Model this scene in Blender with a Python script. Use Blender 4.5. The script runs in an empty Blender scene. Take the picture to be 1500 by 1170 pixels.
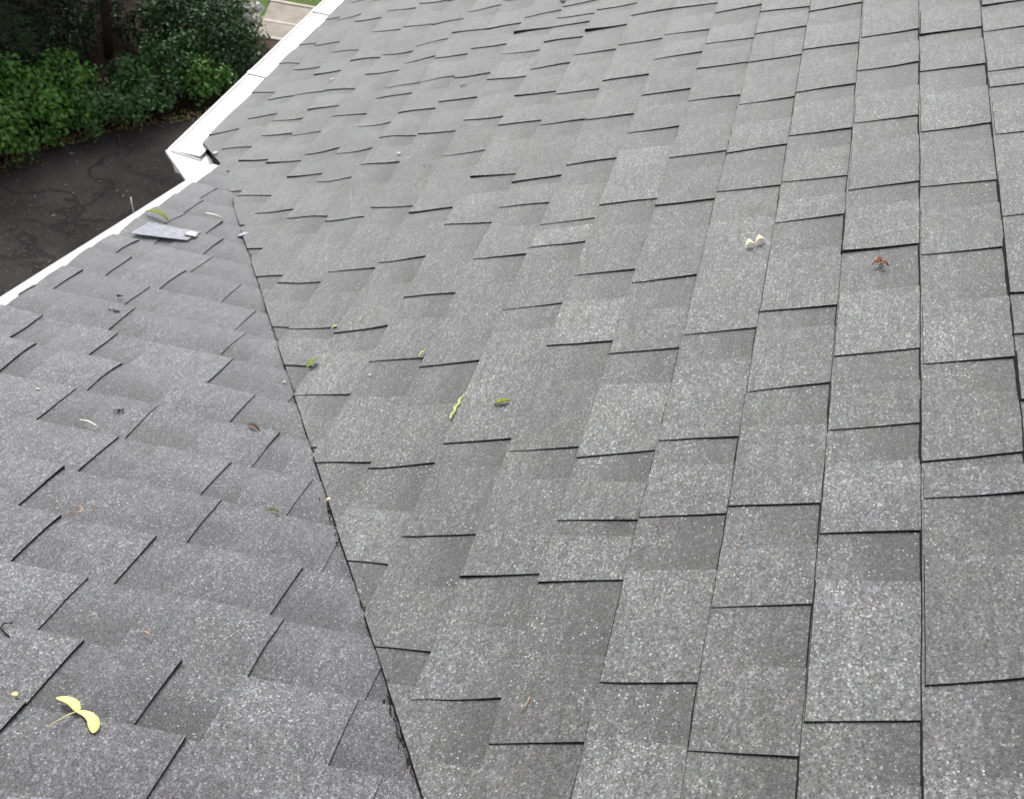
import bpy, math, random
from mathutils import Vector, Matrix, noise

random.seed(7)
sc = bpy.context.scene
C = sc.collection

# ------------------------------------------------------------------ camera
RIGHT = Vector((0.25114014, -0.95319899, 0.16827790))
DOWN = Vector((-0.64277462, -0.29421687, -0.70728661))
FWD = Vector((0.72371163, 0.06946488, -0.68659749))
CAM = Vector((-3.08244, -1.42837, 2.28893))
FPX = 1704.92                                   # focal length for a 1500 px wide frame
cd = bpy.data.cameras.new('camera')
cam = bpy.data.objects.new('camera', cd); C.objects.link(cam)
m = Matrix((RIGHT, -DOWN, -FWD)).transposed().to_4x4(); m.translation = CAM
cam.matrix_world = m
cd.sensor_width = 36.0; cd.lens = 36.0 * FPX / 1500.0
cd.clip_start = 0.05; cd.clip_end = 3000
cd.dof.use_dof = True; cd.dof.focus_distance = 1.9; cd.dof.aperture_fstop = 13.0
sc.camera = cam

# ------------------------------------------------------------------ light
SUN_EL, SUN_AZ = math.radians(47), math.radians(40)     # azimuth from +X towards +Y
w = bpy.data.worlds.new('World'); sc.world = w; w.use_nodes = True
nt = w.node_tree; nt.nodes.clear()
sky = nt.nodes.new('ShaderNodeTexSky'); sky.sky_type = 'NISHITA'; sky.sun_disc = False
sky.sun_elevation = SUN_EL; sky.sun_rotation = math.pi / 2 - SUN_AZ
sky.air_density = 1.0; sky.dust_density = 4.0; sky.ozone_density = 1.0
hs = nt.nodes.new('ShaderNodeHueSaturation'); hs.inputs['Saturation'].default_value = 0.22
bg = nt.nodes.new('ShaderNodeBackground'); bg.inputs[1].default_value = 0.15
wo = nt.nodes.new('ShaderNodeOutputWorld')
nt.links.new(sky.outputs[0], hs.inputs['Color']); nt.links.new(hs.outputs[0], bg.inputs[0]); nt.links.new(bg.outputs[0], wo.inputs[0])
sd = bpy.data.lights.new('sun', 'SUN'); sd.energy = 1.5; sd.angle = math.radians(16); sd.color = (1.0, 0.975, 0.94)
so = bpy.data.objects.new('sun', sd); C.objects.link(so)
sdir = Vector((math.cos(SUN_EL) * math.cos(SUN_AZ), math.cos(SUN_EL) * math.sin(SUN_AZ), math.sin(SUN_EL)))
so.rotation_euler = sdir.to_track_quat('Z', 'Y').to_euler(); so.location = sdir * 20
sc.view_settings.view_transform = 'Standard'; sc.view_settings.look = 'None'
sc.view_settings.exposure = 0.66; sc.view_settings.gamma = 1.0
sc.view_settings.use_curve_mapping = False

# ------------------------------------------------------------------ materials
class NT:
    def __init__(s, name):
        s.m = bpy.data.materials.new(name); s.m.use_nodes = True
        s.t = s.m.node_tree; s.t.nodes.clear()
        s.out = s.n('ShaderNodeOutputMaterial'); s.b = s.n('ShaderNodeBsdfPrincipled')
        s.l(s.b.outputs[0], s.out.inputs[0])
    def n(s, t, **k):
        x = s.t.nodes.new(t)
        for a, v in k.items(): setattr(x, a, v)
        return x
    def l(s, a, b): s.t.links.new(a, b)
    def pos(s):
        if not hasattr(s, '_p'): s._p = s.n('ShaderNodeNewGeometry')
        return s._p.outputs['Position']
    def noise(s, scale, detail=3, rough=.55, vec=None):
        x = s.n('ShaderNodeTexNoise'); x.inputs['Scale'].default_value = scale
        x.inputs['Detail'].default_value = detail; x.inputs['Roughness'].default_value = rough
        s.l(vec or s.pos(), x.inputs['Vector']); return x.outputs[0]
    def vor(s, scale, vec=None):
        x = s.n('ShaderNodeTexVoronoi'); x.inputs['Scale'].default_value = scale
        s.l(vec or s.pos(), x.inputs['Vector']); return x
    def math(s, op, a, b=None, clamp=False):
        x = s.n('ShaderNodeMath', operation=op, use_clamp=clamp)
        for i, v in enumerate((a, b)):
            if v is None: continue
            if isinstance(v, (int, float)): x.inputs[i].default_value = v
            else: s.l(v, x.inputs[i])
        return x.outputs[0]
    def ramp(s, f, stops):
        x = s.n('ShaderNodeMapRange')
        (a, b), (c, d) = stops
        x.inputs[1].default_value = a; x.inputs[2].default_value = c
        x.inputs[3].default_value = b; x.inputs[4].default_value = d
        s.l(f, x.inputs[0]); return x.outputs[0]
    def cramp(s, f, stops):
        x = s.n('ShaderNodeValToRGB'); e = x.color_ramp.elements
        while len(e) < len(stops): e.new(0.5)
        for el, (p, c) in zip(e, stops): el.position = p; el.color = (*c, 1) if len(c) == 3 else c
        s.l(f, x.inputs[0]); return x.outputs[0]
    def mix(s, f, a, b, mode='MIX'):
        x = s.n('ShaderNodeMix', data_type='RGBA', blend_type=mode)
        for sock, v in ((x.inputs[0], f), (x.inputs[6], a), (x.inputs[7], b)):
            if isinstance(v, (int, float)): sock.default_value = v
            elif isinstance(v, tuple): sock.default_value = (*v, 1)
            else: s.l(v, sock)
        return x.outputs[2]
    def attr(s, name):
        x = s.n('ShaderNodeAttribute', attribute_name=name); return x.outputs['Fac']
    def island(s):
        x = s.n('ShaderNodeNewGeometry'); return x.outputs['Random Per Island']
    def scale(s, col, f):
        x = s.n('ShaderNodeVectorMath', operation='SCALE')
        if isinstance(col, tuple): x.inputs[0].default_value = col
        else: s.l(col, x.inputs[0])
        if isinstance(f, (int, float)): x.inputs['Scale'].default_value = f
        else: s.l(f, x.inputs['Scale'])
        return x.outputs[0]
    def bump(s, h, strength=.4, dist=.001):
        x = s.n('ShaderNodeBump'); x.inputs['Strength'].default_value = strength; x.inputs['Distance'].default_value = dist
        s.l(h, x.inputs['Height']); s.l(x.outputs[0], s.b.inputs['Normal'])
    def done(s, col, rough=.8, spec=.3):
        if isinstance(col, tuple): s.b.inputs['Base Color'].default_value = (*col, 1)
        else: s.l(col, s.b.inputs['Base Color'])
        if isinstance(rough, (int, float)): s.b.inputs['Roughness'].default_value = rough
        else: s.l(rough, s.b.inputs['Roughness'])
        s.b.inputs['Specular IOR Level'].default_value = spec
        return s.m

def granules(name='mineral_granules', c0=(.072, .0735, .0735), c1=(.086, .0905, .0845), c2=(.074, .071, .080)):
    t = NT(name)
    v1 = t.vor(360); sep = t.n('ShaderNodeSeparateColor'); t.l(v1.outputs['Color'], sep.inputs[0])
    g = t.cramp(sep.outputs[0], [(0, (.22,) * 3), (.38, (.74,) * 3), (.78, (1.14,) * 3), (.92, (1.8,) * 3), (1, (2.9,) * 3)])
    # sparse larger pale chips
    v2 = t.vor(205); sep2 = t.n('ShaderNodeSeparateColor'); t.l(v2.outputs['Color'], sep2.inputs[0])
    chip = t.math('MULTIPLY', t.math('GREATER_THAN', sep2.outputs[1], .83), t.math('LESS_THAN', v2.outputs['Distance'], .30))
    clus = t.ramp(t.noise(11, 3), ((.46, .08), (.64, 1.0)))
    chip = t.math('MULTIPLY', chip, clus)
    mp = t.n('ShaderNodeMapping'); mp.inputs['Scale'].default_value = (.28, 1, 1); t.l(t.pos(), mp.inputs[0])
    n1 = t.ramp(t.noise(70, 4, .6, mp.outputs[0]), ((.25, .60), (.75, 1.42)))
    n1b = t.ramp(t.noise(190, 2, .5, mp.outputs[0]), ((.25, .78), (.75, 1.22)))
    n1 = t.math('MULTIPLY', n1, n1b)
    n2 = t.ramp(t.noise(7, 3), ((.25, .80), (.75, 1.22)))
    n3 = t.ramp(t.noise(1.3, 2), ((.3, .92), (.7, 1.08)))
    f = t.math('MULTIPLY', t.math('MULTIPLY', n1, n2), t.math('MULTIPLY', n3, t.attr('tone')))
    col = t.mix(t.ramp(t.noise(5.3, 2), ((.5, 0), (.72, .55))), c0, c1)
    col = t.mix(t.ramp(t.noise(2.3, 2), ((.55, 0), (.75, .35))), col, c2)
    col = t.mix(1.0, col, g, 'MULTIPLY')
    col = t.mix(1.0, col, t.mix(.06, (1.0, 1.0, 1.0), t.scale(v2.outputs['Color'], 2.0)), 'MULTIPLY')
    col = t.scale(col, f)
    col = t.mix(t.math('MULTIPLY', chip, .8), col, (.50, .51, .50))
    # rusty brown organic stains
    st = t.ramp(t.noise(3.1, 5, .6), ((.66, 0), (.78, .38)))
    col = t.mix(st, col, (.085, .062, .055))
    h = t.math('ADD', t.math('MULTIPLY', v1.outputs['Distance'], -.8), t.math('MULTIPLY', sep.outputs[2], .6))
    t.bump(h, .75, .0014)
    t.b.inputs['Sheen Weight'].default_value = 1.0; t.b.inputs['Sheen Roughness'].default_value = .42
    return t.done(col, .62, .5)

def plain(name, col, rough=.8, spec=.3, var=.25, scale=40, bump=0):
    t = NT(name); n = t.noise(scale, 4)
    c = t.scale(col, t.ramp(n, ((.25, 1 - var), (.75, 1 + var))))
    if bump: t.bump(n, .5, bump)
    return t.done(c, rough, spec)

def leafmat(name, a, b, rough=.5):
    t = NT(name)
    c = t.mix(t.island(), a, b)
    c = t.scale(c, t.ramp(t.noise(3.5, 2), ((.3, .65), (.7, 1.3))))
    return t.done(c, rough, .35)

def white_metal():
    t = NT('white_painted_aluminium')
    c = t.mix(t.ramp(t.noise(38, 5, .7), ((.56, 0), (.70, .55))), (.82, .82, .81), (.60, .59, .56))
    c = t.mix(t.ramp(t.noise(95, 3, .6), ((.66, 0), (.72, .75))), c, (.20, .19, .16))
    c = t.mix(t.ramp(t.noise(6, 4, .6), ((.55, 0), (.75, .5))), c, (.48, .47, .44))
    t.bump(t.noise(16, 2), .12, .004)
    return t.done(c, .38, .45)

def asphalt():
    t = NT('driveway_asphalt')
    c = t.scale((.034, .028, .027), t.ramp(t.noise(1.7, 6, .65), ((.32, .40), (.68, 2.0))))
    v = t.vor(.9, vec=None); v.feature = 'DISTANCE_TO_EDGE'
    wob = t.n('ShaderNodeVectorMath', operation='ADD')
    nn = t.n('ShaderNodeTexNoise'); nn.inputs['Scale'].default_value = 2.0; nn.inputs['Detail'].default_value = 5
    t.l(t.pos(), nn.inputs['Vector']); t.l(t.pos(), wob.inputs[0]); t.l(nn.outputs['Color'], wob.inputs[1]); t.l(wob.outputs[0], v.inputs['Vector'])
    crack = t.math('LESS_THAN', v.outputs['Distance'], .016)
    c = t.mix(t.math('MULTIPLY', crack, .7), c, (.012, .011, .011))
    sp = t.vor(90); s2 = t.n('ShaderNodeSeparateColor'); t.l(sp.outputs['Color'], s2.inputs[0])
    c = t.mix(t.math('MULTIPLY', t.math('GREATER_THAN', s2.outputs[0], .96), .5), c, (.12, .11, .10))
    t.bump(t.noise(120, 3), .5, .004)
    return t.done(c, .8, .3)

M = dict(
    gran=granules(), granwing=granules('sky_tinted_granules', (.073, .073, .080), (.083, .086, .084), (.075, .072, .087)),  # wing copy carries the sky's cool tint in its base colour
    edge=plain('cut_asphalt_edge', (.016, .016, .017), .9, .15, .5, 160),
    felt=plain('roofing_felt', (.014, .014, .015), .9, .15),
    white=white_metal(),
    seal=plain('chalky_sealant', (.62, .62, .60), .85, .2, .2, 60),
    paleshingle=plain('pale_reflecting_shingle', (.25, .26, .30), .38, .5, .25, 60),  # shingle scraps; on the plate the pale tone stands for reflected light
    siding=plain('pale_siding', (.55, .53, .49), .7, .3, .06, 6),
    asphalt=asphalt(),
    grass=plain('lawn_grass', (.075, .12, .028), .9, .2, .45, 30, .02),
    mulch=plain('bark_mulch', (.026, .017, .012), .95, .15, .6, 22, .03),
    soil=plain('dark_soil', (.03, .022, .018), .95, .15, .5, 30),
    debris=plain('dark_debris', (.022, .018, .014), .95, .15, .5, 300),
    concrete=plain('tan_concrete', (.30, .265, .225), .85, .25, .22, 9, .004),
    conlight=plain('pale_concrete', (.50, .455, .40), .85, .25, .15, 14, .004),
    riser=plain('brown_riser', (.075, .045, .030), .85, .25, .3, 12),
    bark=plain('tree_bark', (.030, .022, .017), .95, .15, .5, 25, .01),
    stem=plain('shrub_stem', (.06, .045, .028), .9, .2),
    shrubA=leafmat('bright_green_leaf', (.034, .110, .013), (.098, .22, .034)),
    shrubB=leafmat('mid_green_leaf', (.028, .075, .020), (.065, .14, .035)),
    shrubC=leafmat('deep_green_leaf', (.020, .052, .018), (.045, .10, .030)),
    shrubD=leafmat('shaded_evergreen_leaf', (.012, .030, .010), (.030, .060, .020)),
    needle=leafmat('conifer_needle', (.012, .026, .010), (.028, .050, .018), .65),
    petal=leafmat('white_petal', (.72, .72, .66), (.82, .82, .78)),
    litter=leafmat('dry_leaf_litter', (.14, .075, .040), (.30, .21, .12), .8),
    ltgreen=leafmat('weed_leaf', (.10, .15, .025), (.20, .22, .05)),
    samara=plain('yellow_samara', (.84, .79, .27), .75, .2, .22, 420, .0006),
    yellowstem=plain('pale_yellow_stem', (.62, .56, .24), .7),
    petalyel=plain('pale_yellow_petal', (.72, .60, .26), .7),
    greenleaf=plain('olive_green_leaf', (.12, .16, .025), .6, .35, .5, 180),
    moss=plain('mossy_leaf', (.17, .19, .03), .8, .2, .45, 150),
    catkin=plain('yellow_green_catkin', (.40, .43, .15), .7, .3, .4, 260),
    beige=plain('papery_beige', (.70, .58, .40), .8, .2, .25, 200),
    brown=plain('dry_brown_leaf', (.085, .045, .030), .8, .2, .4, 200),
    redbrown=plain('red_brown_leaf', (.15, .055, .035), .8, .2, .4, 200),
    tan=plain('tan_twig', (.55, .38, .26), .8),
    bone=plain('bleached_twig', (.70, .66, .56), .8, .25, .15, 150),
)

# ------------------------------------------------------------------ helpers
def obj(name, verts, faces, mats, parent=None, fm=None, smooth=None, tone=None, origin=None):
    me = bpy.data.meshes.new(name)
    if origin is None:
        origin = Vector((0, 0, 0))
    vv = [tuple(Vector(v) - origin) for v in verts]
    me.from_pydata(vv, [], faces)
    for mm in (mats if isinstance(mats, (list, tuple)) else [mats]): me.materials.append(M[mm] if isinstance(mm, str) else mm)
    if fm: me.polygons.foreach_set('material_index', fm)
    if smooth is not None: me.polygons.foreach_set('use_smooth', smooth if isinstance(smooth, list) else [smooth] * len(faces))
    if tone is not None:
        a = me.attributes.new('tone', 'FLOAT', 'POINT'); a.data.foreach_set('value', tone)
    me.update()
    o = bpy.data.objects.new(name, me); C.objects.link(o); o.location = origin
    if parent:
        o.parent = parent
        o.matrix_parent_inverse = parent_inv(parent)
    return o

def parent_inv(p):
    m = Matrix.Translation(p.location) if p.rotation_euler[:] == (0, 0, 0) else p.matrix_basis.copy()
    if p.parent: m = world_of(p)
    return m.inverted()

def world_of(o):
    m = o.matrix_basis.copy()
    if o.parent: m = world_of(o.parent) @ o.matrix_parent_inverse @ m
    return m

def tag(o, label, cat, group=None):
    o['label'] = label; o['category'] = cat
    if group: o['group'] = group
    return o

def empty(name, loc):
    o = bpy.data.objects.new(name, None); C.objects.link(o); o.location = loc; o.empty_display_size = .1
    return o

def box(verts, faces, p0, p1):
    b = len(verts)
    for z in (p0[2], p1[2]):
        for x, y in ((p0[0], p0[1]), (p1[0], p0[1]), (p1[0], p1[1]), (p0[0], p1[1])): verts.append((x, y, z))
    for f in ((3, 2, 1, 0), (4, 5, 6, 7), (0, 1, 5, 4), (1, 2, 6, 5), (2, 3, 7, 6), (3, 0, 4, 7)): faces.append(tuple(b + i for i in f))

def tube(verts, faces, pts, rad, n=6):
    b = len(verts); k = len(pts)
    for i, p in enumerate(pts):
        p = Vector(p)
        d = (Vector(pts[min(i + 1, k - 1)]) - Vector(pts[max(i - 1, 0)])).normalized()
        a = d.orthogonal().normalized(); c = d.cross(a)
        r = rad[i] if isinstance(rad, (list, tuple)) else rad
        for j in range(n):
            an = 2 * math.pi * j / n
            verts.append(tuple(p + (a * math.cos(an) + c * math.sin(an)) * r))
    for i in range(k - 1):
        for j in range(n):
            faces.append((b + i * n + j, b + i * n + (j + 1) % n, b + (i + 1) * n + (j + 1) % n, b + (i + 1) * n + j))
    faces.append(tuple(b + j for j in reversed(range(n)))); faces.append(tuple(b + (k - 1) * n + j for j in range(n)))

def in_frame(p, mx=30):
    d = Vector(p) - CAM; z = d.dot(FWD)
    if z < .1: return False
    x = 750 + FPX * d.dot(RIGHT) / z; y = 585 + FPX * d.dot(DOWN) / z
    return -mx < x < 1500 + mx and -mx < y < 1170 + mx

# ------------------------------------------------------------------ roof geometry
# Origin = foot of the valley. Main slope rises to -Y (30.4 deg), wing slope rises to -X (18.9 deg).
TR, TL = math.radians(30.4), math.radians(19.02)
cR, sR, cL, sL = math.cos(TR), math.sin(TR), math.cos(TL), math.sin(TL)
E = .143; V0 = 2.2278
KV = 1.461                                     # valley on the main slope: u = -KV * v
KD = 1.128                                     # its continuation below the foot
def PR(u, v, n=0.): return Vector((u, -(v * cR - n * sR), v * sR + n * cR))
def PL(s, y, n=0.): return Vector((-s * cL + n * sL, y, s * sL + n * cL))
VY = .5903                                     # valley in plan: y = VY * x
RY = .0835                                     # verge in plan:  y = RY * x

def smooth(a, b, x):
    t = min(1, max(0, (x - a) / (b - a))); return t * t * (3 - 2 * t)
def undR(u, v):
    d = (u + KV * v) / math.sqrt(1 + KV * KV)
    a = .0125 - .0100 * smooth(.2, 1.7, v)
    e = smooth(-.22, -.05, v)
    return .011 * (1 - smooth(0.0, .12, d)) * smooth(.05, .4, v) + a * smooth(0.0, .22, d) * (.35 + .65 * e) * (noise.noise((u * 3.2, v * 5.5, 1.3)) + .6 * noise.noise((u * 7, v * 9, 7.7)))
def undL(s, y):
    x = -s * cL
    d = y - VY * x
    a = .0082 - .0040 * smooth(1.2, 2.3, s)
    return a * smooth(.15, .9, s) * smooth(0.0, .18, d) * (noise.noise((s * 6.5, y * 3.0, 4.1)) + .6 * noise.noise((s * 8, y * 6, 2.2)))

def clip(poly, pt, nrm):
    out = []
    for i in range(len(poly)):
        a, b = poly[i], poly[(i + 1) % len(poly)]
        da = (a[0] - pt[0]) * nrm[0] + (a[1] - pt[1]) * nrm[1]; db = (b[0] - pt[0]) * nrm[0] + (b[1] - pt[1]) * nrm[1]
        if da >= 0: out.append(a)
        if da * db < 0:
            t = da / (da - db); out.append((a[0] + (b[0] - a[0]) * t, a[1] + (b[1] - a[1]) * t))
    return out

def sheet(corner, na, nb, clips, mapf, hf, depth, tone, splay=None):
    """clipped grid with a dark skirt; corner(i, j) gives the plane position for i, j in 0..1"""
    key, P2, polys = {}, [], []
    def vid(p):
        k = (round(p[0] * 20000), round(p[1] * 20000))
        if k not in key: key[k] = len(P2); P2.append(p)
        return key[k]
    for i in range(na):
        for j in range(nb):
            q = [corner(i / na, j / nb), corner((i + 1) / na, j / nb), corner((i + 1) / na, (j + 1) / nb), corner(i / na, (j + 1) / nb)]
            for pt, nr in clips:
                q = clip(q, pt, nr)
                if len(q) < 3: break
            if len(q) < 3: continue
            ids = []
            for p in q:
                v = vid(p)
                if not ids or ids[-1] != v: ids.append(v)
            if len(ids) > 1 and ids[0] == ids[-1]: ids.pop()
            if len(set(ids)) == len(ids) >= 3: polys.append(ids)
    if not polys: return None
    H = [hf(*p) for p in P2]
    V = [mapf(p[0], p[1], h) for p, h in zip(P2, H)]
    cnt = {}
    for f in polys:
        for a, b in zip(f, f[1:] + f[:1]): cnt[(a, b)] = 1
    border = [(a, b) for (a, b) in cnt if (b, a) not in cnt]
    nrm = (V[polys[0][1]] - V[polys[0][0]]).cross(V[polys[0][2]] - V[polys[0][1]])
    flip = nrm.z < 0
    F = [tuple(reversed(f)) if flip else tuple(f) for f in polys]; FM = [0] * len(F); SM = [True] * len(F)
    n0 = len(V)
    mp = {}
    for a, b in border:
        for c in (a, b):
            if c not in mp:
                mp[c] = len(V); V.append(V[c].copy()); q2 = splay(*P2[c]) if splay else P2[c]; V.append(mapf(q2[0], q2[1], H[c] - depth))
        q = (mp[a], mp[a] + 1, mp[b] + 1, mp[b])
        F.append(tuple(reversed(q)) if flip else q); FM.append(1); SM.append(False)
    if callable(tone):
        T = [0.0] * len(V)
        for i, p in enumerate(P2): T[i] = tone(*p)
        for c, j in mp.items(): T[j] = T[j + 1] = T[c]
    else: T = [tone] * len(V)
    return V, F, FM, SM, T

def add_sheet(name, data, parent, mat='gran'):
    V, F, FM, SM, T = data
    o = sum(V, Vector((0, 0, 0))) / len(V)
    return obj(name, V, F, [mat, 'edge'], parent, FM, SM, T, origin=o)

class Joined:
    def __init__(s): s.V, s.F, s.FM, s.SM, s.T = [], [], [], [], []
    def add(s, d):
        b = len(s.V); s.V += d[0]; s.F += [tuple(b + i for i in f) for f in d[1]]; s.FM += d[2]; s.SM += d[3]; s.T += d[4]

house = empty('house', (0, 0, -3))
tag(house, 'house with weathered grey asphalt shingle roof, valley and white gutters', 'house')

# roof decks: a dark felt-covered board under each slope
U0, U1, VT = -3.7, 2.6, 3.62
rp = [(0.262, -.196), (U1, -.075), (U1, VT), (-KV * VT + .0, VT), (0.0, 0.0)]
def prism(poly, mapf, n0, n1):
    k = len(poly); V = [mapf(a, b, n0) for a, b in poly] + [mapf(a, b, n1) for a, b in poly]
    F = [tuple(range(k)), tuple(range(2 * k - 1, k - 1, -1))] + [(i, i + k, (i + 1) % k + k, (i + 1) % k) for i in range(k)]
    return V, F
V_, F_ = prism(rp, PR, -.014, -.030)
main_slope = obj('main_roof_slope', V_, F_, 'felt', house)
main_slope['label'] = 'large grey shingled slope running up from the long white gutter'
S1 = 3.75
xe = -S1 * cL
lp = [(0.012, -.004), (S1, VY * xe - .01), (S1, RY * xe - .012)]
V_, F_ = prism(lp, PL, -.016, -.032)
wing_slope = obj('wing_roof_slope', V_, F_, 'felt', house)
wing_slope['label'] = 'narrow grey shingled slope between the valley and the white verge trim'

# ---- near edges of the raised tabs on each course of the main slope
RD = {
    -17: [(0.28, 0.007), (0.6, -0.033), (0.84, -0.035), (1.02, -0.035), (1.28, -0.032)],
    -16: [(0.11, -0.018), (0.33, -0.013), (0.49, -0.03), (0.74, -0.023), (0.95, -0.032), (1.21, -0.019)],
    -15: [(-0.03, -0.03), (0.15, -0.028), (0.25, -0.025), (0.45, -0.035), (0.63, -0.023), (0.81, -0.035), (1.08, -0.035)],
    -14: [(-0.09, -0.014), (0.1, -0.025), (0.27, -0.017), (0.41, -0.027), (0.67, -0.028), (0.91, -0.028), (1.1, -0.024)],
    -13: [(-0.45, -0.003), (-0.23, -0.019), (-0.08, -0.01), (0.16, -0.017), (0.49, -0.008), (0.65, -0.029), (0.89, -0.017), (1.1, -0.031)],
    -12: [(-0.83, -0.001), (-0.52, -0.012), (-0.31, -0.023), (-0.14, -0.009), (0.04, -0.012), (0.24, -0.007), (0.32, -0.009), (0.51, -0.029), (0.65, -0.012), (0.84, -0.013)],
    -11: [(-0.57, -0.016), (-0.27, -0.021), (-0.11, -0.024), (0.07, -0.016), (0.29, -0.026), (0.45, -0.026), (0.67, -0.011), (0.87, -0.015)],
    -10: [(-1.11, -0.005), (-0.86, 0.002), (-0.55, -0.019), (-0.14, -0.029), (0.08, -0.023), (0.24, -0.017), (0.45, -0.022), (0.63, -0.01)],
    -9: [(-1.38, 0.004), (-1.14, 0.01), (-0.85, -0.006), (-0.62, -0.013), (-0.31, -0.007), (-0.11, -0.025), (0.16, -0.019), (0.34, -0.016), (0.51, -0.012), (0.65, 0.002)],
    -8: [(-1.61, 0.004), (-1.28, -0.003), (-1.04, -0.01), (-0.73, -0.023), (-0.49, -0.019), (-0.2, -0.021), (-0.02, -0.021), (0.17, -0.023), (0.36, -0.017), (0.48, -0.019), (0.55, -0.025), (0.66, 0.006)],
    -7: [(-1.88, -0.01), (-1.63, 0.007), (-1.32, 0.002), (-0.92, -0.011), (-0.69, -0.013), (-0.56, -0.002), (-0.26, -0.013), (-0.07, -0.017), (0.19, -0.013), (0.37, -0.011)],
    -6: [(-1.82, 0.002), (-1.58, 0.004), (-1.15, 0.002), (-0.91, -0.005), (-0.81, -0.001), (-0.53, -0.008), (-0.29, -0.01), (-0.05, -0.013), (0.19, -0.012), (0.41, -0.01)],
    -5: [(-2.16, 0.015), (-1.92, 0.005), (-1.62, -0.0), (-1.31, -0.001), (-1.06, -0.004), (-0.77, -0.001), (-0.42, -0.009), (-0.21, -0.015), (0.02, -0.011), (0.18, -0.024), (0.37, -0.029)],
    -4: [(-2.23, 0.01), (-1.94, 0.004), (-1.81, -0.003), (-1.65, 0.013), (-1.36, -0.003), (-1.12, 0.005), (-0.82, -0.008), (-0.6, -0.005), (-0.31, -0.018), (-0.12, -0.016), (0.04, -0.023), (0.26, -0.01)],
    -3: [(-2.13, 0.004), (-1.81, 0.003), (-1.63, -0.003), (-1.33, 0.002), (-0.81, -0.009), (-0.63, -0.001), (-0.39, -0.012), (-0.15, -0.008), (0.03, -0.018), (0.17, -0.033)],
    -2: [(-2.24, -0.003), (-2.0, 0.007), (-1.8, -0.002), (-1.52, 0.009), (-1.29, -0.002), (-0.98, 0.001), (-0.82, -0.014), (-0.61, -0.009), (-0.39, -0.003), (-0.15, -0.014), (0.1, -0.003)],
    -1: [(-2.19, 0.01), (-1.87, 0.0), (-1.64, 0.006), (-1.45, 0.007), (-1.13, -0.002), (-0.9, 0.003), (-0.61, -0.012), (-0.34, -0.005), (-0.15, -0.01)],
    0: [(-2.13, 0.017), (-1.81, 0.006), (-1.73, 0.012), (-1.5, 0.001), (-1.18, -0.0), (-0.94, -0.012), (-0.71, -0.002), (-0.42, -0.016), (-0.22, -0.015), (-0.0, -0.016)],
    1: [(-1.45, -0.003), (-1.34, -0.009), (-1.09, -0.001), (-0.78, -0.012), (-0.57, -0.016), (-0.49, -0.016), (-0.28, -0.021)],
}
LIFT = {(-9, .506): .009, (-7, .37): .009}
rnd = random.Random(11)
field = Joined(); nshow = 0
vclip = [((0, 0), (1 / math.hypot(1, KV), KV / math.hypot(1, KV)))]
def rclips(v):
    # the main slope is cut along the valley and lies over the wing shingles
    k = KV if v > -.02 else KD
    h = math.hypot(1, k)
    off = 0.0
    return [((off, 0), (1 / h, k / h)), ((U1, 0), (-1, 0)), ((.24, -.205), (-.056, 1))]
tab_tiles = []
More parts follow.
